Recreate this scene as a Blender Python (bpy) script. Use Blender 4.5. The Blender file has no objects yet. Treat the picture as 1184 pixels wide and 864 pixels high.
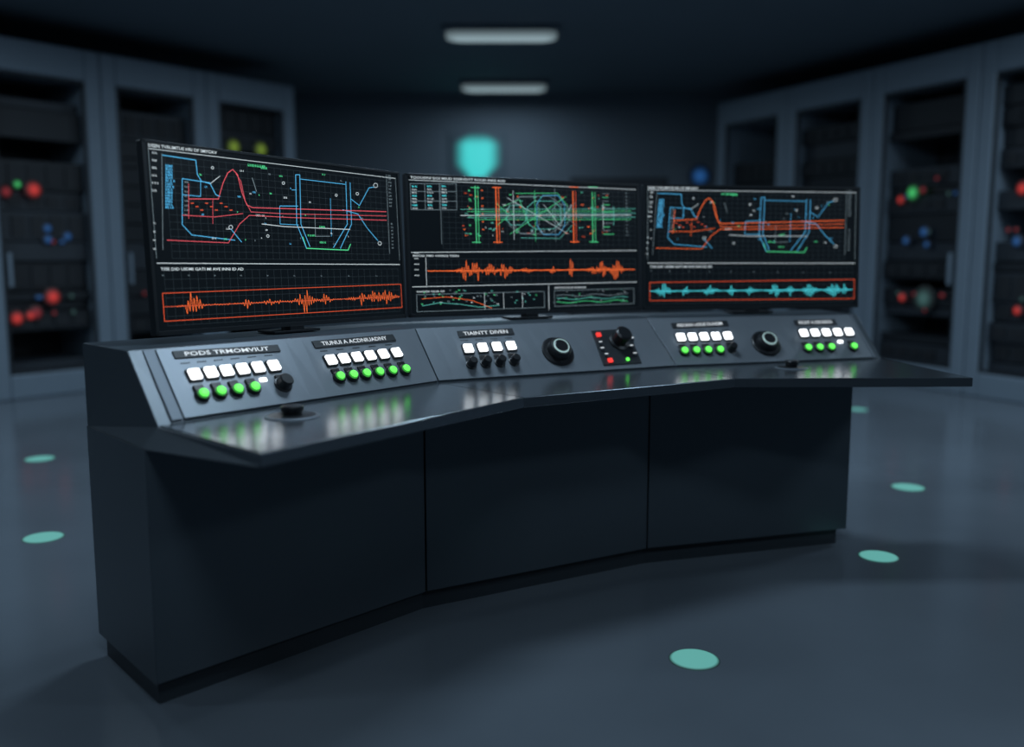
import bpy, math, random
import numpy as np
from mathutils import Vector as V
random.seed(7)
scn = bpy.context.scene
scn.view_settings.view_transform = 'Standard'

# ------------------------------------------------------------------ materials
def mat(name, col, rough=0.5, metal=0.0, emit=None, es=0.0, var=0.0, vscale=8.0, bump=0.0, bscale=200.0, spec=0.5, rvar=0.0):
    m = bpy.data.materials.new(name); m.use_nodes = True
    nt = m.node_tree; b = nt.nodes['Principled BSDF']
    b.inputs['Base Color'].default_value = (*col, 1)
    b.inputs['Roughness'].default_value = rough
    b.inputs['Metallic'].default_value = metal
    b.inputs['Specular IOR Level'].default_value = spec
    if emit:
        b.inputs['Emission Color'].default_value = (*emit, 1)
        b.inputs['Emission Strength'].default_value = es
    tc = nt.nodes.new('ShaderNodeTexCoord')
    if var > 0 or rvar > 0:
        n = nt.nodes.new('ShaderNodeTexNoise'); n.inputs['Scale'].default_value = vscale
        n.inputs['Detail'].default_value = 6
        nt.links.new(tc.outputs['Object'], n.inputs['Vector'])
        if var > 0:
            r = nt.nodes.new('ShaderNodeMapRange')
            r.inputs['To Min'].default_value = 1 - var; r.inputs['To Max'].default_value = 1 + var
            nt.links.new(n.outputs['Fac'], r.inputs['Value'])
            mx = nt.nodes.new('ShaderNodeVectorMath'); mx.operation = 'SCALE'
            mx.inputs[0].default_value = col
            nt.links.new(r.outputs['Result'], mx.inputs['Scale'])
            nt.links.new(mx.outputs['Vector'], b.inputs['Base Color'])
        if rvar > 0:
            r2 = nt.nodes.new('ShaderNodeMapRange')
            r2.inputs['To Min'].default_value = rough - rvar; r2.inputs['To Max'].default_value = rough + rvar
            nt.links.new(n.outputs['Fac'], r2.inputs['Value'])
            nt.links.new(r2.outputs['Result'], b.inputs['Roughness'])
    if bump > 0:
        n2 = nt.nodes.new('ShaderNodeTexNoise'); n2.inputs['Scale'].default_value = bscale
        n2.inputs['Detail'].default_value = 3
        nt.links.new(tc.outputs['Object'], n2.inputs['Vector'])
        bp = nt.nodes.new('ShaderNodeBump'); bp.inputs['Strength'].default_value = bump
        bp.inputs['Distance'].default_value = 0.002
        nt.links.new(n2.outputs['Fac'], bp.inputs['Height'])
        nt.links.new(bp.outputs['Normal'], b.inputs['Normal'])
    return m

def glow(name, col, s, base=(0.02,0.02,0.02)):
    return mat(name, base, 0.4, 0, col, s)
def softglow(name, col, s, base=(0.02,0.02,0.02)):
    """soft-edged lamp: defocus blur painted in as emission fading to the rim (mesh attribute 'glow')"""
    m = mat(name, base, 0.6, 0, col, s)
    nt=m.node_tree; a=nt.nodes.new('ShaderNodeAttribute'); a.attribute_name='glow'
    k=nt.nodes.new('ShaderNodeMath'); k.operation='MULTIPLY'; k.inputs[1].default_value=s
    p=nt.nodes.new('ShaderNodeMath'); p.operation='POWER'; p.inputs[1].default_value=1.5
    nt.links.new(a.outputs['Fac'],p.inputs[0]); nt.links.new(p.outputs[0],k.inputs[0])
    nt.links.new(k.outputs[0],nt.nodes['Principled BSDF'].inputs['Emission Strength'])
    return m

M_cab   = mat('cabinet_paint', (0.078,0.100,0.120), 0.36, 0.25, var=0.06, vscale=3, bump=0.04, bscale=500)
M_dark  = mat('gap_black', (0.006,0.008,0.01), 0.7)
M_kick  = mat('kickplate_paint', (0.034,0.044,0.054), 0.5, 0.2)
M_desk  = mat('desktop_metal', (0.14,0.165,0.19), 0.20, 0.7, bump=0.02, bscale=700)
M_panel = mat('panel_metal', (0.21,0.24,0.272), 0.44, 0.35, var=0.04, vscale=6, bump=0.04, bscale=500)
M_trim  = mat('panel_trim', (0.17,0.20,0.235), 0.5, 0.3)
M_black = mat('black_plastic', (0.012,0.014,0.017), 0.35)
M_bezel = mat('monitor_bezel', (0.014,0.018,0.022), 0.4)
M_label = mat('label_plate', (0.02,0.025,0.03), 0.5)
M_screen= mat('screen_glass', (0.004,0.006,0.008), 0.3, 0, (0.10,0.16,0.22), 0.026, spec=0.2)
M_grid  = glow('grid_line', (0.10,0.16,0.20), 0.20)
M_white = glow('white_button_light', (0.93,0.97,1.0), 2.8, (0.8,0.8,0.8))
M_green = glow('green_button_light', (0.10,0.80,0.08), 1.9)
M_gring = glow('green_button_rim', (0.05,0.40,0.05), 0.8)
M_red   = glow('red_button_light', (1.0,0.05,0.04), 1.0)
M_text  = glow('label_text', (0.8,0.88,0.95), 0.9)
M_ring  = mat('dial_ring', (0.45,0.55,0.56), 0.3, 0.8, (0.5,0.75,0.75), 0.5)
L = {
 'w': glow('line_white', (0.65,0.75,0.80), 0.95),
 'b': glow('line_blue', (0.08,0.45,0.80), 1.1),
 'c': glow('line_cyan', (0.08,0.75,0.85), 1.2),
 'g': glow('line_green', (0.08,0.70,0.28), 1.1),
 't': glow('line_teal', (0.12,0.55,0.48), 1.0),
 'o': glow('line_orange', (1.0,0.16,0.03), 1.15),
 'r': glow('line_red', (0.85,0.10,0.03), 0.8),
 'p': glow('line_pink', (0.80,0.10,0.13), 0.95),
 'd': glow('line_dim', (0.22,0.30,0.34), 0.8),
 'k': M_grid,
}
M_floor = mat('polished_concrete', (0.125,0.150,0.178), 0.16, 0.0, var=0.18, vscale=1.3, bump=0.14, bscale=60, rvar=0.04, spec=0.6)
M_wall  = mat('wall_paint', (0.13,0.165,0.20), 0.7, var=0.08, vscale=1.0)
M_ceil  = mat('ceiling_paint', (0.12,0.155,0.185), 0.8, var=0.08, vscale=1.0)
M_rack  = mat('rack_frame_paint', (0.19,0.245,0.30), 0.5, 0.1, var=0.05)
M_rin   = mat('rack_interior', (0.010,0.013,0.017), 0.6)
M_req   = mat('rack_equipment', (0.030,0.038,0.048), 0.5, 0.2)
M_req2  = mat('rack_equipment_dark', (0.014,0.018,0.023), 0.5, 0.2)
M_lum   = softglow('luminaire_diffuser', (0.56,0.76,0.84), 0.45)
M_disc  = softglow('floor_light_lens', (0.17,0.60,0.55), 0.62)
M_bl    = softglow('blue_led', (0.03,0.16,0.50), 0.42)
M_rl    = softglow('red_led', (0.80,0.05,0.04), 0.58)
M_gl    = softglow('green_led', (0.08,0.75,0.20), 0.65)
M_yl    = softglow('yellow_green_led', (0.35,0.55,0.05), 0.4)
M_tl    = softglow('teal_led_panel', (0.10,0.25,0.24), 0.35)
M_rdim  = softglow('dim_red_led', (0.45,0.03,0.04), 0.4)

# ------------------------------------------------------------------ mesh builder
class MB:
    def __init__(s): s.v=[]; s.f=[]; s.m=[]; s.mats=[]; s.g={}
    def mi(s, m):
        if m not in s.mats: s.mats.append(m)
        return s.mats.index(m)
    def add(s, vs, fs, m, g=None):
        o=len(s.v); s.v += [tuple(x) for x in vs]; k=s.mi(m)
        if g:
            for i,x in enumerate(g): s.g[o+i]=x
        for f in fs: s.f.append([o+i for i in f]); s.m.append(k)
    def box(s, c, ax, ay, az, sx, sy, sz, m):
        c=V(c); X=V(ax).normalized()*sx/2; Y=V(ay).normalized()*sy/2; Z=V(az).normalized()*sz/2
        vs=[c-X-Y-Z,c+X-Y-Z,c+X+Y-Z,c-X+Y-Z,c-X-Y+Z,c+X-Y+Z,c+X+Y+Z,c-X+Y+Z]
        s.add(vs,[(3,2,1,0),(4,5,6,7),(0,1,5,4),(1,2,6,5),(2,3,7,6),(3,0,4,7)],m)
    def bx(s, lo, hi, m):
        c=[(a+b)/2 for a,b in zip(lo,hi)]; d=[abs(b-a) for a,b in zip(lo,hi)]
        s.box(c,(1,0,0),(0,1,0),(0,0,1),*d,m)
    def lathe(s, c, n, prof, m, seg=24, mats=None):
        c=V(c); n=V(n).normalized(); a=n.orthogonal().normalized(); b=n.cross(a)
        rings=[[c+n*h+(a*math.cos(t)+b*math.sin(t))*r for t in [2*math.pi*i/seg for i in range(seg)]] for r,h in prof]
        for k in range(len(prof)-1):
            mm = mats[k] if mats else m
            s.add(rings[k]+rings[k+1],[(i,(i+1)%seg,seg+(i+1)%seg,seg+i) for i in range(seg)],mm)
        s.add(rings[-1],[tuple(range(seg))],mats[-1] if mats else m)
        s.add(rings[0],[tuple(range(seg))[::-1]],mats[0] if mats else m)
    def softdisc(s, c, n, r, m, core=0.3, dome=0.01, seg=24, sx=1.0):
        """domed disc, blurred glow painted as a bright core fading to the rim"""
        c=V(c); n=V(n).normalized(); b=V((0,0,1)) if abs(n.z)<.9 else V((0,1,0)); a=b.cross(n).normalized(); b=n.cross(a)
        P=[(1,0,0),(.8,.35,.14),(.6,.6,.42),(.45,.8,.75),(core,1,1)]
        if core>.5: P=[(1,0,0),((1+core)/2,.5,.6),(core,1,1)]
        rings=[[c+n*h*dome+(a*math.cos(t)*sx+b*math.sin(t))*r*q for t in [2*math.pi*i/seg for i in range(seg)]] for q,h,_ in P]
        vs=[p for R in rings for p in R]+[c+n*dome]; g=[gg for _,_,gg in P for _ in range(seg)]+[1]
        fs=[(k*seg+i,k*seg+(i+1)%seg,(k+1)*seg+(i+1)%seg,(k+1)*seg+i) for k in range(len(P)-1) for i in range(seg)]
        o=(len(P)-1)*seg; fs+=[(o+i,o+(i+1)%seg,len(vs)-1) for i in range(seg)]
        s.add(vs,fs,m,g)
    def slab(s, q, d, m):
        q=[V(x) for x in q]; d=V(d); p=[x+d for x in q]
        s.add(q+p,[(3,2,1,0),(4,5,6,7),(0,1,5,4),(1,2,6,5),(2,3,7,6),(3,0,4,7)],m)
    def plate(s, f, a0, a1, b0, b1, h, m, n=16):
        """welded plate following the (slightly twisted) face f"""
        vs=[]
        for k in range(n+1):
            a=a0+(a1-a0)*k/n
            vs += [f.p(a,b0,0),f.p(a,b0,h),f.p(a,b1,h),f.p(a,b1,0)]
        fs=[]
        for k in range(n):
            o=k*4
            for j in range(4): fs.append((o+j,o+(j+1)%4,o+4+(j+1)%4,o+4+j))
        fs += [(0,1,2,3),(4*n,4*n+1,4*n+2,4*n+3)]
        s.add(vs,fs,m)
    def build(s, name, parent=None, bevel=0, smooth=False, fix=True):
        me=bpy.data.meshes.new(name); me.from_pydata(s.v,[],s.f)
        for m in s.mats: me.materials.append(m)
        for p,k in zip(me.polygons,s.m): p.material_index=k
        if s.g:
            at=me.attributes.new('glow','FLOAT','POINT')
            for i in range(len(s.v)): at.data[i].value=s.g.get(i,1.0)
        if fix:
            import bmesh
            bm=bmesh.new(); bm.from_mesh(me); bmesh.ops.recalc_face_normals(bm,faces=bm.faces); bm.to_mesh(me); bm.free()
        if smooth:
            for p in me.polygons: p.use_smooth = len(p.vertices)==4
        me.update()
        o=bpy.data.objects.new(name,me); scn.collection.objects.link(o)
        if parent: o.parent=parent
        if bevel:
            b=o.modifiers.new('bevel','BEVEL'); b.width=bevel; b.segments=2; b.limit_method='ANGLE'
        return o
def empty(name, loc=(0,0,0)):
    e=bpy.data.objects.new(name,None); e.empty_display_size=0.1; scn.collection.objects.link(e); return e

_tc={}
def text_mesh(txt):
    if txt in _tc: return _tc[txt]
    cu=bpy.data.curves.new('txt','FONT'); cu.body=txt; cu.size=1; cu.resolution_u=2; cu.offset=0.012
    o=bpy.data.objects.new('txt',cu); scn.collection.objects.link(o)
    dg=bpy.context.evaluated_depsgraph_get()
    me=bpy.data.meshes.new_from_object(o.evaluated_get(dg))
    r=([v.co.copy() for v in me.vertices],[tuple(p.vertices) for p in me.polygons])
    bpy.data.objects.remove(o); bpy.data.curves.remove(cu); bpy.data.meshes.remove(me)
    _tc[txt]=r; return r
def add_text(mb, txt, org, ax, ay, h, m, width=None):
    vs,fs=text_mesh(txt)
    if not vs: return
    w=max(v.x for v in vs); sx=h if width is None else width/w
    ax=V(ax).normalized(); ay=V(ay).normalized(); org=V(org)
    mb.add([org+ax*(v.x*sx)+ay*(v.y*h) for v in vs],fs,m)

# sheet layout coordinates -> unit square on a flat face (measured sheets)
def sheet(q):
    A=[];B=[]
    for (x,y),(u,v) in zip(q,[(0,0),(1,0),(1,1),(0,1)]):
        A.append([x,y,1,0,0,0,-u*x,-u*y]);B.append(u)
        A.append([0,0,0,x,y,1,-v*x,-v*y]);B.append(v)
    h=np.linalg.solve(np.array(A,float),np.array(B,float))
    def f(x,y):
        w=h[6]*x+h[7]*y+1
        return (h[0]*x+h[1]*y+h[2])/w,(h[3]*x+h[4]*y+h[5])/w
    return f
class Face:
    """flat quad tl,tr,br,bl with surface coords s (right) t (down)"""
    def __init__(s,tl,tr,br,bl):
        s.q=[V(tl),V(tr),V(br),V(bl)]
        s.X=((s.q[1]-s.q[0])+(s.q[2]-s.q[3])).normalized()
        dn=((s.q[3]-s.q[0])+(s.q[2]-s.q[1])).normalized()
        s.Y=(-dn-s.X*(-dn).dot(s.X)).normalized()
        s.n=s.X.cross(s.Y).normalized()
    def p(s,a,b,h=0):
        q=s.q
        return (q[0]*(1-a)+q[1]*a)*(1-b)+(q[3]*(1-a)+q[2]*a)*b+s.n*h
    def sub(s,a0,a1,b0,b1,h=0):
        return [s.p(a0,b0,h),s.p(a1,b0,h),s.p(a1,b1,h),s.p(a0,b1,h)]

# ------------------------------------------------------------------ room
def room_slab(name, lo, hi, m):
    b=MB(); b.bx(lo,hi,m); return b.build(name)
ZC=3.4
room_slab('floor',(-8.6,-3.1,-0.1),(8.6,12.9,0),M_floor)
room_slab('ceiling',(-8.6,-3.1,ZC),(8.6,12.9,ZC+0.1),M_ceil)
room_slab('wall_back',(-8.6,12.8,0),(8.6,12.9,ZC),M_wall)
room_slab('wall_front',(-8.6,-3.1,0),(8.6,-3.0,ZC),M_wall)
room_slab('wall_left',(-8.7,-3.1,0),(-8.6,12.9,ZC),M_wall)
room_slab('wall_right',(8.6,-3.1,0),(8.7,12.9,ZC),M_wall)
room_slab('baseboard_back',(-8.5,12.77,0),(8.5,12.8,0.15),M_kick)

# ------------------------------------------------------------------ ceiling lights
def luminaire(x,y,power,w=1.05,d=0.34):
    e=empty('ceiling_light')
    b=MB()
    b.bx((x-w/2-.02,y-d/2-.02,ZC-0.05),(x+w/2+.02,y+d/2+.02,ZC),M_ceil)
    b.build('housing',e,0.01)
    b=MB()
    def rr(w_,d_,z,r):
        pts=[]
        for cx,cy,a0 in ((w_/2-r,d_/2-r,0),(-w_/2+r,d_/2-r,90),(-w_/2+r,-d_/2+r,180),(w_/2-r,-d_/2+r,270)):
            for k in range(6):
                a=math.radians(a0+18*k); pts.append(V((x+cx+r*math.cos(a),y+cy+r*math.sin(a),z)))
        return pts
    R=[rr(w,d,ZC-.05,.12),rr(w,d,ZC-.085,.12),rr(w-.12,d-.10,ZC-.10,.09),rr(w-.2,d-.2,ZC-.105,.05)]
    g=[.45]*24+[.55]*24+[.9]*24+[1]*24
    fs=[(k*24+i,k*24+(i+1)%24,(k+1)*24+(i+1)%24,(k+1)*24+i) for k in range(3) for i in range(24)]+[tuple(range(72,96))]
    b.add([p for r_ in R for p in r_],fs,M_lum,g); b.build('diffuser',e,smooth=True)
    la=bpy.data.lights.new('lamp','AREA'); la.shape='RECTANGLE'; la.size=w; la.size_y=d
    la.energy=power; la.color=(0.64,0.83,1.0)
    o=bpy.data.objects.new('lamp',la); scn.collection.objects.link(o); o.location=(x,y,ZC-0.12); o.parent=e
for x,y,p in [(-.1,11.93,9),(-.1,9.13,22),(-.1,6.3,86),(-.1,3.5,34),(-.1,.7,24),
              (-4.6,6.0,34),(4.6,6.0,52),(-4.6,2.0,24),(4.6,2.0,38)]:  # side lights out of view, added as fill
    luminaire(x,y,p)

# ------------------------------------------------------------------ server racks
def rack_row(x0,y0,dx,dy,pitch,n,nx,ny,leds,H=3.14,depth=0.8):
    D=V((dx,dy,0)).normalized(); N=V((nx,ny,0)).normalized(); Z=V((0,0,1))
    for i in range(n):
        e=empty('server_rack')
        o=V((x0,y0,0))+D*(pitch*i)
        def P(k,back,z): return o+D*k-N*back+Z*z
        b=MB(); pw=0.15
        def bxx(k0,k1,b0,b1,z0,z1,m):
            b.box(P((k0+k1)/2,(b0+b1)/2,(z0+z1)/2),D,-N,Z,k1-k0,b1-b0,z1-z0,m)
        g=0.004
        bxx(g,pw,0,depth,0,H,M_rack); bxx(pitch-pw,pitch-g,0,depth,0,H,M_rack)
        bxx(pw,pitch-pw,0,depth,H-0.28,H,M_rack); bxx(pw,pitch-pw,0,depth,0,0.22,M_rack)
        bxx(pw,pitch-pw,depth-.03,depth,0.22,H-.28,M_rin)
        b.build('frame',e,0.015)
        b=MB(); z=0.24; rnd=random.Random(i*7+int(x0*10))
        while z<H-0.55:
            h=rnd.choice([0.09,0.18,0.18,0.27])
            if rnd.random()<0.8:
                bk=rnd.uniform(0.10,0.16)
                bxx(pw+.01,pitch-pw-.01,bk,depth-.05,z,z+h-0.015,rnd.choice([M_req,M_req2,M_req2]))
                if h>.1 and rnd.random()<.6:
                    for q in range(4):
                        bxx(pw+.06+q*.17,pw+.19+q*.17,bk-.015,bk,z+.03,z+h-.05,M_rin)
            z+=h
        b.build('equipment',e)
        b=MB()
        bxx(pw,pw+.03,0.01,.035,.22,H-.28,M_req2); bxx(pitch-pw-.03,pitch-pw,0.01,.035,.22,H-.28,M_req2)
        bxx(pw,pitch-pw,.01,.035,H-.31,H-.28,M_req2); bxx(pw,pitch-pw,.01,.035,.22,.25,M_req2)
        bxx(pitch-pw-.07,pitch-pw-.04,-.02,.01,1.0,1.3,M_rack)
        b.build('door_frame',e,0.004)
        b=MB()
        for k,zz,r,m in leds:
            kk=k-pitch*i
            if 0<=kk<pitch:
                kk=min(max(kk,pw+.08),pitch-pw-.08)
                b.softdisc(P(kk,0.085,zz),N,r*1.1,m,.2,.02,20)
        for q in range(10):
            b.softdisc(P(rnd.uniform(.25,pitch-.25),.085,rnd.choice([.75,.9,1.4,1.5,1.85,2.0])),N,.028,rnd.choice([M_bl,M_tl,M_rdim]),.25,.01,10)
        b.build('indicator_leds',e)
LL=[(2.9,1.86,.08,M_rl),(3.04,1.9,.04,M_gl),(3.14,1.83,.06,M_rdim),(2.8,1.52,.05,M_bl),(2.8,1.42,.05,M_bl),(2.62,1.45,.05,M_bl),
    (2.79,.90,.08,M_rl),(2.95,.76,.07,M_rdim),(3.12,.72,.07,M_rl),(.77,2.42,.09,M_yl),(.42,2.42,.09,M_yl),(.6,1.9,.04,M_tl),(3.0,.74,.05,M_rl)]
rack_row(-2.43,10.7,-.617,-.787,1.13,6,.787,-.617,LL)
RL=[(3.0,1.88,.08,M_gl),(2.86,1.82,.05,M_rl),(3.12,1.9,.04,M_rdim),(3.16,1.5,.06,M_bl),(2.95,1.42,.05,M_bl),(3.2,1.38,.04,M_bl),
    (4.17,1.85,.07,M_rl),(4.25,1.93,.04,M_gl),(2.94,.86,.05,M_rl),(3.2,.86,.12,M_tl),(4.2,.8,.05,M_rl),(4.15,1.4,.06,M_bl)]
rack_row(2.56,11.9,.425,-.905,1.25,5,-.905,-.425,RL)

# ------------------------------------------------------------------ wall beacon with painted glow + wall screen
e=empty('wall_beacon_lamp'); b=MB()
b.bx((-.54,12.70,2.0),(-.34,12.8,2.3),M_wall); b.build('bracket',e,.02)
M_bea=mat('beacon_painted_glow',(0.10,0.14,0.17),0.7,0,(0.05,0.80,0.76),0.9)  # wall-toned panel, feathered halo of the beacon painted in as emission
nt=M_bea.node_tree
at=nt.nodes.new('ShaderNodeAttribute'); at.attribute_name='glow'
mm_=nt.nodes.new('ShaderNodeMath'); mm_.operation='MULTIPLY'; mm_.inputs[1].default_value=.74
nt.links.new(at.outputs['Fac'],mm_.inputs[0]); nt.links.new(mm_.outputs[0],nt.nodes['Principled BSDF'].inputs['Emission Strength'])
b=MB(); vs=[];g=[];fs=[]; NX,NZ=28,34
def smooth(a,b_,x):
    t=max(0,min(1,(x-a)/(b_-a))); return t*t*(3-2*t)
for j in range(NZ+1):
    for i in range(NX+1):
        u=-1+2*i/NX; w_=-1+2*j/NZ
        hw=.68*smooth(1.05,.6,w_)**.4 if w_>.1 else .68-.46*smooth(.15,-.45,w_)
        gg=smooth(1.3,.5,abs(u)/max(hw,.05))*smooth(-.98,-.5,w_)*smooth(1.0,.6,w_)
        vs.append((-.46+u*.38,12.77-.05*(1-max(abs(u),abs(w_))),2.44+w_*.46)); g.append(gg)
for j in range(NZ):
    for i in range(NX):
        o=j*(NX+1)+i; fs.append((o,o+1,o+NX+2,o+NX+1))
b.add(vs,fs,M_bea,g); b.build('painted_glow_panel',e,smooth=True,fix=False)
e=empty('wall_status_screen'); b=MB()
b.bx((2.0,12.72,2.0),(2.75,12.8,2.5),M_wall); b.build('housing',e,.01)
b=MB(); b.softdisc((2.52,12.715,2.32),(0,-1,0),.16,M_bl,.3,.004,24); b.build('display',e)
e=empty('equipment_cabinet'); b=MB()
b.bx((.75,12.1,0),(2.0,12.75,2.25),M_req2); b.build('body',e,.01)
b=MB(); b.bx((.8,12.08,.1),(1.36,12.1,2.2),M_req); b.bx((1.39,12.08,.1),(1.95,12.1,2.2),M_req); b.build('doors',e,.004)

# ------------------------------------------------------------------ floor lights
def disc(x,y,r,m,name):
    e=empty(name)
    b=MB(); b.softdisc((x,y,.001),(0,0,1),r*1.06,m,.86,.003,40); b.build('lens',e)
for x,y,r in [(.587,2.853,.077),(1.58,3.875,.08),(2.21,5.065,.087),(-2.155,4.145,.086),(-3.0,5.79,.087),(2.89,7.66,.075)]:
    disc(x,y,r,M_disc,'floor_marker_light')

# ------------------------------------------------------------------ control console
con=empty('control_console')
Bk=[(-1.345,2.90),(-.60,3.64),(.38,4.20),(1.36,4.50)]
Fr=[(-1.015,2.525),(-.313,3.267),(.565,3.767),(1.497,4.05)]
BkU=[(-1.345,2.90),(-.60,3.70),(.40,4.30),(1.52,4.62)]
FrU=[(-1.015,2.525),(-.313,3.267),(.565,3.767),(1.69,4.12)]
T=[(-1.130,2.715),(-.373,3.530),(.588,4.081),(1.610,4.345)]
P=[(-.990,2.560),(-.273,3.423),(.696,3.896),(1.688,4.217)]
E=[(-.607,2.194),(.038,3.069),(.857,3.54),(1.783,3.567)]
ZD,ZT=.82,1.015
def v3(p,z): return V((p[0],p[1],z))
def toward(a,b,d):
    a=V(a);b=V(b);return a+(b-a).normalized()*d
b=MB()
F2=[toward(f,k,.014) for f,k in zip(Fr,Bk)]
for i in range(3):
    b.slab([v3(F2[i],.07),v3(F2[i+1],.07),v3(Bk[i+1],.07),v3(Bk[i],.07)],(0,0,.687),M_dark)
b.build('carcass',con)
b=MB()
for i in (0,3):
    d=(V(Bk[i])-V(Fr[i])).normalized(); al=V((d.y,-d.x))
    if i==0: al=-al
    al=V((al.x,al.y,0))*.002
    b.slab([v3(Fr[i],.07),v3(Bk[i],.07),v3(Bk[i],.757),v3(Fr[i],.757)],al,M_cab)
b.build('end_panels',con)
b=MB()
for i in range(3):
    a=V(Fr[i]);c=V(Fr[i+1]); d=(c-a).normalized(); n=V((-d.y,d.x))
    a2=a+d*(.0 if i==0 else .0035); c2=c-d*(.0 if i==2 else .0035)
    b.slab([v3(a2,.072),v3(c2,.072),v3(c2,.755),v3(a2,.755)],(n.x*.012,n.y*.012,0),M_cab)
b.build('front_doors',con,.002)
b=MB()
KF=[toward(f,k,.025) for f,k in zip(Fr,Bk)]; KB=[toward(k,f,.03) for f,k in zip(Fr,Bk)]
for K in (KF,KB):
    K[0]+=V((.008,.009)); K[3]-=V((.03,.01))
for i in range(3):
    b.slab([v3(KF[i],0),v3(KF[i+1],0),v3(KB[i+1],0),v3(KB[i],0)],(0,0,.072),M_kick)
b.build('kick_plinth',con)
b=MB(); st=[]
for i in range(4):
    st.append([v3(BkU[i],.757),v3(BkU[i],1.02),v3(T[i],ZT),v3(P[i],ZD-.004),v3(E[i],ZD-.004),v3(E[i],.785),v3(FrU[i],.757)])
full=[]
for i in range(3):
    for k in range(14): full.append([p.lerp(q,k/14) for p,q in zip(st[i],st[i+1])])
full.append(st[3])
vs=[p for s_ in full for p in s_]; fs=[]; n_=len(full)-1
for i in range(n_):
    for k in range(7):
        k2=(k+1)%7
        fs.append((i*7+k,i*7+k2,(i+1)*7+k2,(i+1)*7+k))
fs+=[(0,1,2,3),(0,3,6),(3,4,5,6)]
o=n_*7
fs+= [(o,o+1,o+2,o+3),(o,o+3,o+6),(o+3,o+4,o+5,o+6)]
b.add(vs,fs,M_cab); b.build('upper_body',con,.0025)
b=MB()
for i in range(3):
    f=Face(v3(P[i],ZD-.004),v3(P[i+1],ZD-.004),v3(E[i+1],ZD-.004),v3(E[i],ZD-.004))
    b.slab(f.sub(.002,.998,.008,1.0),(0,0,.005),M_desk)
b.build('desktop',con,.002)
b=MB()
for i in range(3):
    b.slab([v3(E[i],.787),v3(E[i+1],.787),v3(E[i+1],.8195),v3(E[i],.8195)],((E[i+1][1]-E[i][1])*.002,-(E[i+1][0]-E[i][0])*.002,0),M_desk)
b.build('desktop_edge_band',con,.001)
faces=[]
b=MB()
for i in range(3):
    f=Face(v3(T[i],ZT),v3(T[i+1],ZT),v3(P[i+1],ZD),v3(P[i],ZD)); faces.append(f)
    a0=[.075,.003,.003][i]; a1=[.997,.997,.955][i]
    b.plate(f,a0,a1,.02,.97,.005,M_panel)
b.build('control_panels',con,.0015)
b=MB()
b.plate(faces[0],.040,.071,.02,.97,.004,M_trim,2)
b.plate(faces[2],.958,.97,.02,.97,.004,M_trim,2)
b.build('panel_trim_strips',con,.001)

PQ=[[(149,405),(478,380),(507,443),(185,492)],
    [(478,380),(747,367),(783,425),(507,443)],
    [(747,367),(991,364),(1020,415),(783,425)]]
SH=[sheet(q) for q in PQ]
HB=.005
wb=MB(); kb=MB(); gb=MB(); lb=MB(); tb=MB(); db=MB()
def pos(i,x,y,h=HB):
    a,c=SH[i](x,y); return faces[i].p(a,c,h)
def white(i,x,y,s=.036):
    f=faces[i]
    kb.box(pos(i,x,y,HB+.003),f.X,f.Y,f.n,s+.009,s+.009,.008,M_black)
    wb.box(pos(i,x,y,HB+.010),f.X,f.Y,f.n,s,s,.012,M_white)
def green(i,x,y):
    f=faces[i]; c=pos(i,x,y,HB)
    kb.box(c+f.Y*.026,f.X,f.Y,f.n,.032,.022,.014,M_black)
    kb.lathe(c,f.n,[(.023,0),(.023,.010),(.020,.013)],M_black,20)
    gb.lathe(c+f.n*.011,f.n,[(.0175,0),(.0165,.007)],M_gring,20)
    gb.lathe(c+f.n*.0175,f.n,[(.0138,0),(.0125,.005),(.009,.007)],M_green,20)
def knob(i,x,y,r=.021):
    f=faces[i]; c=pos(i,x,y,HB)
    kb.box(c+f.Y*.026,f.X,f.Y,f.n,.032,.022,.014,M_black)
    kb.lathe(c,f.n,[(r*1.15,0),(r*1.15,.006),(r,.007),(r*.9,.032),(r*.75,.036)],M_black,20)
def wsmall(i,x,y):
    f=faces[i]; wb.box(pos(i,x,y,HB+.004),f.X,f.Y,f.n,.026,.014,.006,M_white)
def label(i,x0,y0,x1,y1,txt,h=.026):
    f=faces[i]; A=pos(i,x0,y0,HB); B=pos(i,x1,y1,HB); d=(B-A); w=d.length; d.normalize()
    up=f.n.cross(d)
    lb.box((A+B)/2+f.n*.002,d,up,f.n,w,h+.004,.005,M_label)
    add_text(tb,txt,A+d*(w*.09)-up*(h*.33)+f.n*.0050,d,up,h*.9,M_text,width=w*.80)
def micro(i,x0,y0,x1,y1,n):
    f=faces[i]
    for q in range(n):
        t=q/(n-1) if n>1 else 0
        c=pos(i,x0+(x1-x0)*t,y0+(y1-y0)*t,HB+.0006)
        for r_ in range(4):
            tb.box(c+f.X*(.008*(r_-1.5)),f.X,f.Y,f.n,.0055,.0035,.001,M_label)
def dial(i,x,y,R=.062):
    f=faces[i]; c=pos(i,x,y,HB)
    db.lathe(c,f.n,[(R,0),(R,.006),(R*.93,.010),(R*.72,.011),(R*.68,.034),(R*.6,.040),(R*.54,.041)],M_black,40)
    db.lathe(c+f.n*.0405,f.n,[(R*.50,0),(R*.48,.004),(R*.42,.004)],M_ring,40)
    db.lathe(c+f.n*.0445,f.n,[(R*.41,0),(R*.36,.0015)],M_black,40)
label(0,204,412,327,404,'PODS TRMOMVIUT',.024)
micro(0,218,421,315,412,6)
for x,y in [(228,436),(247,433.5),(265.5,431.5),(284,429.5),(302,427.5),(320,425.5)]: white(0,x,y)
for x,y in [(237,459),(257.5,456),(277.5,453.5),(297,451)]: green(0,x,y)
wsmall(0,308,441); knob(0,331,446,.026)
label(0,366,400,456,392,'TIUNUI A ACDNIUADNY')
micro(0,378,407,450,400,5)
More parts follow.
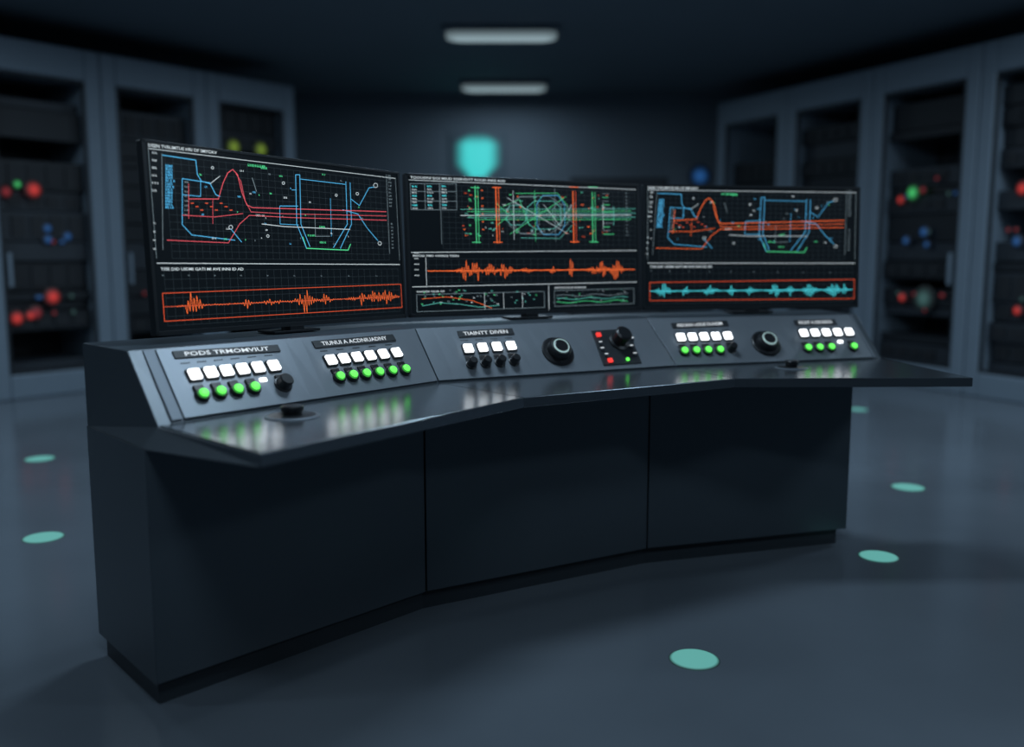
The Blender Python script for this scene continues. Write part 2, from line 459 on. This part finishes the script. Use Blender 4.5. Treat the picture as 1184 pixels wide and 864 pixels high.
for k in range(6): white(0,385+14.6*k,419-1.7*k)
for k in range(6): green(0,394.5+14.7*k,438.5-1.7*k)
label(1,526,388,588,384.5,'TIAINTT DIVEN')
micro(1,533,395,583,392,4)
for k in range(4): white(1,537.5+16*k,405.5-1.1*k)
for k in range(4): knob(1,542+16*k,423-1.1*k,.019)
dial(1,640,408,.070)
f=faces[1]
A=[pos(1,679,384),pos(1,723,381.5),pos(1,739,421),pos(1,694,424)]
db.slab(A,f.n*.006,M_label)
c=pos(1,711,397,HB+.006)
db.lathe(c,f.n,[(.045,0),(.045,.008),(.034,.012),(.032,.04),(.036,.044),(.036,.06),(.028,.066)],M_black,32)
for x,y in [(687,389.5),(701,419.5)]: gb.box(pos(1,x,y,HB+.011),f.X,f.Y,f.n,.020,.018,.010,M_red)
gb.box(pos(1,722,418,HB+.010),f.X,f.Y,f.n,.012,.012,.009,M_green)
for x,y in [(690,397),(692,404),(697,411),(727,401),(731,410),(728,392)]:
    tb.box(pos(1,x,y,HB+.0068),f.X,f.Y,f.n,.016,.004,.001,M_text)
    kb.box(pos(1,x,y+3,HB+.009),f.X,f.Y,f.n,.014,.01,.006,M_req)
label(2,778,378,845,375,'PIDUNN UDDE DUNEIM')
micro(2,785,384,842,382.5,5)
for k in range(5): white(2,788+14*k,392.5-.4*k)
for k in range(4): green(2,791.5+14.2*k,408.5-.4*k)
knob(2,848.5,405.5,.019)
dial(2,889,399,.068)
label(2,922,375,968,374,'PIIONT A OIDUNIUD')
micro(2,928,381,975,380,4)
for k in range(5): white(2,931.5+12.6*k,387.8-.3*k,.035)
for x,y in [(936,405),(949,404.6),(962,404.2),(987,403.4)]: green(2,x,y)
wsmall(2,973,397)
wb.build('white_buttons',con,.003); kb.build('button_housings_and_knobs',con,.0015); gb.build('status_buttons',con,.001)
lb.build('label_plates',con,.001); tb.build('label_text',con,fix=False); db.build('jog_dials',con,.0008)
def puck(x,y,R):
    b=MB()
    b.lathe((x,y,ZD),(0,0,1),[(R,0),(R,.003),(R*.9,.006),(R*.52,.007),(R*.5,.006)],M_trim,40)
    b.lathe((x,y,ZD+.0065),(0,0,1),[(R*.86,0),(R*.6,.0015)],M_black,40)
    b.lathe((x,y,ZD+.006),(0,0,1),[(R*.36,0),(R*.36,.012),(R*.42,.013),(R*.42,.024),(R*.38,.028)],M_black,40)
    b.build('rotary_puck',con,.0008)
puck(-.648,2.705,.080); puck(1.169,3.863,.068)
# ------------------------------------------------------------------ monitors
Mb=[(-1.105,2.88),(-.416,3.715),(.588,4.222),(1.645,4.425)]
ZB=1.042
tops=[(1.645,1.614),(1.612,1.606),(1.606,1.606)]
SQ=[[(152,161),(468,200),(469,369),(173,390)],
    [(471,201),(741,215),(741,360),(471,369)],
    [(744,215),(991,218),(987,356),(744,359)]]
lean=.03/.57
def motif(st,tx,A,Bc):
    st([(213,233),(250,233),(256,214),(262,202),(268,198),(274,204),(279,225),(285,240),(292,243),(451,247)],A,1.1)
    st([(272,203),(278,212),(283,235),(290,248),(330,250),(451,252)],A,.8)
    st([(186,281),(262,284),(276,262),(288,252),(340,254.5),(451,257)],A,.9)
    st([(213,215),(213,256)],A,.8); st([(205,252),(245,254),(280,250)],A,.8); st([(243,234),(243,262)],A,.6)
    for k in range(9): st([(216+6*k,238+(k%3)*4),(219+6*k,238+(k%3)*4)],'r',1.4)
    st([(180,181),(222,187),(224,204),(229,212),(240,215),(247,228),(252,230)],Bc,1.1)
    st([(205,209),(240,214)],Bc); st([(205,209),(205,263),(217,275),(270,281)],Bc); st([(228,210),(228,230),(205,228)],Bc,.8)
    st([(325,241),(347,241)],Bc); st([(325,241),(325,262),(347,263)],Bc,.8)
    st([(345,204),(345,262),(356,290)],Bc,1.1); st([(350,204),(350,262),(360,288)],Bc,1.1); st([(345,204),(350,204)],Bc)
    st([(350,209),(404,215)],Bc,.9); st([(330,265),(408,268)],'w',1.0); st([(303,262),(330,265)],'w')
    st([(405,212),(405,262),(388,289)],Bc,1.1); st([(410,213),(410,262),(396,290)],Bc,1.1)
    st([(356,290),(405,292),(408,285)],'g',1.3); st([(352,277),(356,290)],'g',1.2)
    st([(410,232),(420,240),(432,219),(438,218)],Bc); st([(400,245),(418,250),(428,266),(440,281)],Bc)
    st([(386,232),(386,276)],Bc,.7); st([(340,222),(345,222)],Bc,.8); st([(367,250),(367,276),(384,276)],'d',.8)
    for cx,cy,r in [(440,216,2.5),(265,266,2.3),(442,284,2),(243,196,1.5),(418,226,1.6),(330,214,1.5),(393,228,1.3),(310,276,1.5)]:
        st([(cx+r*math.cos(a),cy+r*math.sin(a)) for a in [k*math.pi/5 for k in range(11)]],'w',.8)
    st([(265,268),(278,283)],Bc); st([(240,215),(252,206)],'w',.8); st([(292,208),(297,224)],'d')
    tx(287,194,10,'g',2.6); tx(303,197,4,'g',2.4)
    for k in range(15): tx(184,195+3.5*k,4,Bc,2.4)
    for k in range(8): tx(208,214+5.5*k,3,'d',1.8)
    tx(296,253,6,'w',2); tx(372,266,5,'g',2); tx(358,276,6,'g',2); tx(372,284,5,'g',2); tx(330,232,3,'w',2)
    for k in range(6): tx(167,179+9*k,3,'w',2)
    for k in range(4): tx(169,262+10*k,2,'w',1.6)
    for k in range(10): tx(455,205+4*k,3,'d',1.8)
    for k in range(8): tx(456,262+4*k,2,'d',1.8)
    for k in range(34): tx(random.uniform(215,440),random.uniform(200,286),random.choice([1,2,3]),random.choice(['w','d',Bc,'g']),1.7)
    st([(179,179),(181,292)],'d',.7); st([(453,203),(453,296)],'d',.7)
for i in range(3):
    mon=empty('computer_monitor')
    a=V(Mb[i]); c=V(Mb[i+1]); d=(c-a).normalized(); bk=V((-d.y,d.x))
    a=a+d*(.0 if i==0 else .007); c=c-d*(.007 if i<2 else 0)
    def up(p,z): q=p+bk*((z-ZB)*lean); return V((q.x,q.y,z))
    f=Face(up(a,tops[i][0]),up(c,tops[i][1]),up(c,ZB),up(a,ZB))
    W=(f.q[1]-f.q[0]).length; Hh=.57
    b=MB(); b.slab([p-f.n*.034 for p in f.q],f.n*.030,M_bezel)
    b.slab([p-f.n*.06 for p in f.sub(.2,.8,.2,.85)],f.n*.03,M_bezel)
    b.build('housing',mon,.004)
    b=MB(); fw=.011/W; fh=.009/Hh
    for q in (f.sub(0,1,0,fh),f.sub(0,1,1-fh*1.6,1),f.sub(0,fw,0,1),f.sub(1-fw,1,0,1)):
        b.slab([p-f.n*.006 for p in q],f.n*.0075,M_bezel)
    b.build('bezel',mon,.001)
    b=MB(); b.add(f.sub(fw*.5,1-fw*.5,fh*.5,1-fh*.5,-.002),[(0,1,2,3)],M_screen); b.build('screen',mon,fix=False)
    b=MB(); m=f.p(.5,1)-f.n*.045; X=V((d.x,d.y,0)); N=V((bk.x,bk.y,0))
    b.box((m.x,m.y,1.0+.13),X,N,(0,0,1),.05,.03,.24,M_black)
    b.box((m.x,m.y,1.025),X,N,(0,0,1),.20,.10,.008,M_black)
    m2=f.p(.5,1)-f.n*.018; b.box((m2.x,m2.y,1.033),X,N,(0,0,1),.06,.04,.024,M_black)
    b.build('stand',mon,.002)
    b=MB(); sh=sheet(SQ[i]); base=[0]
    def seg(p,q,w,m,h=0):
        dd=(q-p)
        if dd.length<1e-5: return
        s_=f.n.cross(dd.normalized())*w/2; e_=dd.normalized()*w*.3
        b.add([p-e_-s_,q+e_-s_,q+e_+s_,p-e_+s_],[(0,1,2,3)],m)
    def st(pts,col,w=1.0,conv=sh,h=None):
        hh=-.0008 if h is None else h
        base[0]=(base[0]+1)%20
        P_=[f.p(*conv(x,y),hh+base[0]*.00003) for x,y in pts]
        for p,q in zip(P_[:-1],P_[1:]): seg(p,q,w*.0023,L[col])
    def tx(x,y,n,col,hpx=2.5,conv=sh):
        s0,t0=conv(x,y); o_=f.p(s0,t0,-.0004); hh=hpx*.0032; cur=0
        for k in range(n):
            w=random.uniform(.5,.9)*hh*.8
            p=o_+f.X*cur
            for r_ in range(random.choice([1,2,2])):
                pp=p+f.Y*(hh*(.5*r_))
                b.add([pp,pp+f.X*w,pp+f.X*w+f.Y*hh*.28,pp+f.Y*hh*.28],[(0,1,2,3)],L[col])
            b.add([p,p+f.X*hh*.2,p+f.X*hh*.2+f.Y*hh,p+f.Y*hh],[(0,1,2,3)],L[col])
            cur+=hh*.85 if random.random()<.85 else hh*1.3
    def ident(s_,t_): return s_,t_
    def grid(s0,s1,t0,t1,ns,nt_):
        for k in range(ns+1):
            s_=s0+(s1-s0)*k/ns; st([(s_,t0),(s_,t1)],'k',.4,ident,-.0016)
        for k in range(nt_+1):
            t_=t0+(t1-t0)*k/nt_; st([(s0,t_),(s1,t_)],'k',.4,ident,-.0016)
    def wave(s0,s1,tc,amp,bursts,col,seedv,n=260):
        rd=random.Random(seedv); pts=[]
        for k in range(n+1):
            s_=s0+(s1-s0)*k/n; u=k/n; e_=.04
            for (c_,w_,h_) in bursts: e_+=h_*math.exp(-((u-c_)/w_)**2)
            e_=min(e_,1.1)
            pts.append((s_,tc+amp*e_*(1 if k%2 else -1)*rd.uniform(.05,1)**.8))
        st(pts,col,.7,ident)
    def header(s0,t0,txt,w,h=.012):
        add_text(b,txt,f.p(s0,t0,-.0004),f.X,f.Y,h,L['w'],width=w)
    if i!=1:
        cv=sheet(SQ[0])
        def st0(p,c_,w=1.0): st(p,c_,w*(1 if i==0 else .85),cv)
        def tx0(x,y,n,c_,hp=2.5): tx(x,y,n,c_,hp,cv)
        grid(.07,.93,.07,.60,34,14); grid(.04,.97,.66,.95,34,6)
        motif(st0,tx0,'p' if i==0 else 'o','b')
        header(.02,.036,'DEEN TVRUMTUE HRI OF SMYOKV',.24,.014)
        st([(.02,.045),(.98,.045)],'w',.8,ident); st([(.02,.625),(.98,.63)],'w',1.0,ident)
        header(.03,.662,'TIIIE DID UIDMI GATI MI AVE INNI ID AD',.30,.013)
        st([(.02,.05),(.02,.6)],'d',.6,ident); st([(.98,.05),(.98,.6)],'d',.6,ident)
        st([(.03,.78),(.98,.765),(.98,.925),(.03,.925),(.03,.78)],'r',1.0,ident)
        if i==0:
            wave(.07,.97,.85,.085,[(.05,.015,.9),(.08,.012,.8),(.27,.012,.35),(.36,.015,.25),(.40,.02,.12),(.52,.035,.9),(.62,.02,.5),(.75,.02,.2),(.80,.010,.9),(.85,.02,.5),(.92,.05,.6)],'o',3,180)
        else:
            wave(.05,.97,.85,.07,[(.05,.03,.9),(.15,.012,.8),(.27,.03,.7),(.38,.015,.6),(.48,.02,.7),(.6,.03,.8),(.68,.015,.8),(.78,.03,.9),(.9,.03,.9),(.96,.01,.7)],'c',5,190)
            for k in range(6): tx(752,228+10*k,2,'w',1.6)
        st([(.03,.85),(.97,.85)],'r' if i==0 else 'c',.8,ident)
        for k in range(9): tx0(180+32*k,322,2,'d',1.3)
    else:
        st([(.015,.045),(.985,.045)],'w',.8,ident); header(.02,.034,'TOOUDNI DOI MIUD SOIRVDTT ROUD INNI AVD',.42,.013)
        grid(.14,.98,.07,.52,32,12)
        for y in range(8):
            for xx in (479,497,514): tx(xx,217+3.6*y,4,'w' if y%3 else 'c',1.9)
        for xx in (477,494,511,531): st([(xx,213),(xx,243)],'d',.7)
        for y in (213,222,233,243): st([(477,y),(531,y+.6)],'d',.7)
        for xx,cl,w in [(553,'g',1.2),(556,'g',.8),(577,'o',1.4),(580,'o',.8),(666,'o',1.4),(669,'r',1.0),(688,'g',1.2),(691,'g',.8)]:
            st([(xx,216+(.06*(xx-550))),(xx,282)],cl,w)
        for xx,cl in [(553,'g'),(578,'o'),(667,'o'),(689,'g')]:
            st([(xx-5,218),(xx+5,218.3)],cl,1.0); st([(xx-5,281),(xx+5,281)],cl,1.0)
        for k,y in enumerate([243,245.5,248,250,252.5,255]):
            st([(535+8*(k%3),y),(737-5*(k%2),y+.3)],'tg'[k%2] if k!=3 else 'w',.6 if k!=3 else 1.0)
        for cx,cy,rx,ry,cl in [(622,250,38,27,'d'),(632,250,24,20,'t'),(612,250,18,26,'d'),(640,250,20,28,'b'),(600,250,14,14,'t'),(652,250,12,15,'d')]:
            pts=[(cx+rx*max(-.8,min(.8,1.15*math.cos(a))),cy+ry*max(-.8,min(.8,1.15*math.sin(a)))) for a in [k*math.pi/4+math.pi/8 for k in range(9)]]
            st(pts,cl,.75)
        for p_ in [[(590,230),(660,272)],[(592,272),(658,229)],[(622,222),(622,280)],[(600,225),(648,225),(660,240)],[(605,276),(650,277),(664,262)],[(585,240),(604,232),(615,262)],[(632,238),(650,262),(664,238)],[(577,236),(592,250),(577,262)],[(669,236),(655,250),(669,262)],[(597,222),(597,278)],[(645,220),(645,280)],[(700,236),(700,266)],[(712,240),(712,262)]]:
            st(p_,random.choice('wwdtg'),.65)
        for k in range(90):
            x=random.choice([random.uniform(536,575),random.uniform(580,662),random.uniform(672,705)])
            tx(x,random.uniform(224,276),random.choice([1,2,3]),random.choice('ttgwor'),1.7)
        for k in range(12): st([(700,226+4.2*k),(706+random.uniform(0,10),226+4.2*k)],'g' if k%2 else 'd',.8)
        for k in range(6): tx(560,222+9*k,2,'o',1.8); tx(545,222+10*k,2,'g',1.8)
        for k in range(14): tx(726,222+4*k,2,'d',1.8)
        st([(512,213),(512,283)],'d',.6)
        st([(.015,.545),(.985,.525)],'w',.9,ident); header(.02,.575,'INVOD TMO OWIIDE TIIDN',.2,.011)
        st([(.015,.785),(.985,.775)],'w',.9,ident); grid(.08,.98,.59,.76,30,4)
        st([(.07,.58),(.07,.775)],'w',.8,ident)
        for k in range(5): tx(479,294+6.5*k,4,'w',1.7)
        wave(.075,.975,.675,.095,[(.17,.03,.8),(.22,.02,.8),(.28,.02,.7),(.35,.03,.6),(.45,.02,.3),(.58,.02,.25),(.67,.008,1.2),(.78,.03,.3),(.83,.015,.9),(.9,.03,.9)],'o',9,210)
        st([(.075,.675),(.975,.675)],'o',1.0,ident)
        st([(.575,.79),(.575,.975)],'w',.8,ident); header(.03,.825,'GVODI OUR DI',.12,.010); header(.60,.815,'GIIODUUN R IVUDNV',.16,.010)
        st([(.03,.84),(.555,.835),(.555,.955),(.03,.96),(.03,.84)],'d',.7,ident); st([(.6,.83),(.97,.825),(.97,.945),(.6,.95),(.6,.83)],'d',.7,ident)
        st([(.05,.92),(.12,.90),(.2,.915),(.28,.94),(.36,.93)],'t',.7,ident); st([(.05,.87),(.15,.86),(.25,.89),(.33,.95)],'o',.6,ident)
        for cc,cl in ((.87,'d'),(.895,'t'),(.92,'g')):
            st([(.61+.03*k,cc+.008*math.sin(k*1.3+cc*40)) for k in range(12)],cl,.7,ident)
        for k in range(50): tx(random.uniform(484,622),random.uniform(337,354),2,random.choice('wdtg'),1.6)
        for k in range(44): tx(random.uniform(634,728),random.uniform(336,352),1,random.choice('wdtg'),1.5)
        for xx in (.3,.38,.46): st([(xx,.84),(xx,.955)],'w',.7,ident)
    b.build('display_graphics',mon,fix=False)

# ------------------------------------------------------------------ world + camera
w=bpy.data.worlds.new('world'); scn.world=w; w.use_nodes=True
w.node_tree.nodes['Background'].inputs[0].default_value=(.02,.03,.04,1)
cam=bpy.data.cameras.new('camera'); co=bpy.data.objects.new('camera',cam); scn.collection.objects.link(co)
co.location=(0,0,1.3); co.rotation_euler=(math.radians(90-7.4),0,0)
cam.sensor_width=36; cam.lens=32.7
cam.dof.use_dof=True; cam.dof.focus_distance=3.3; cam.dof.aperture_fstop=0.75
scn.camera=co
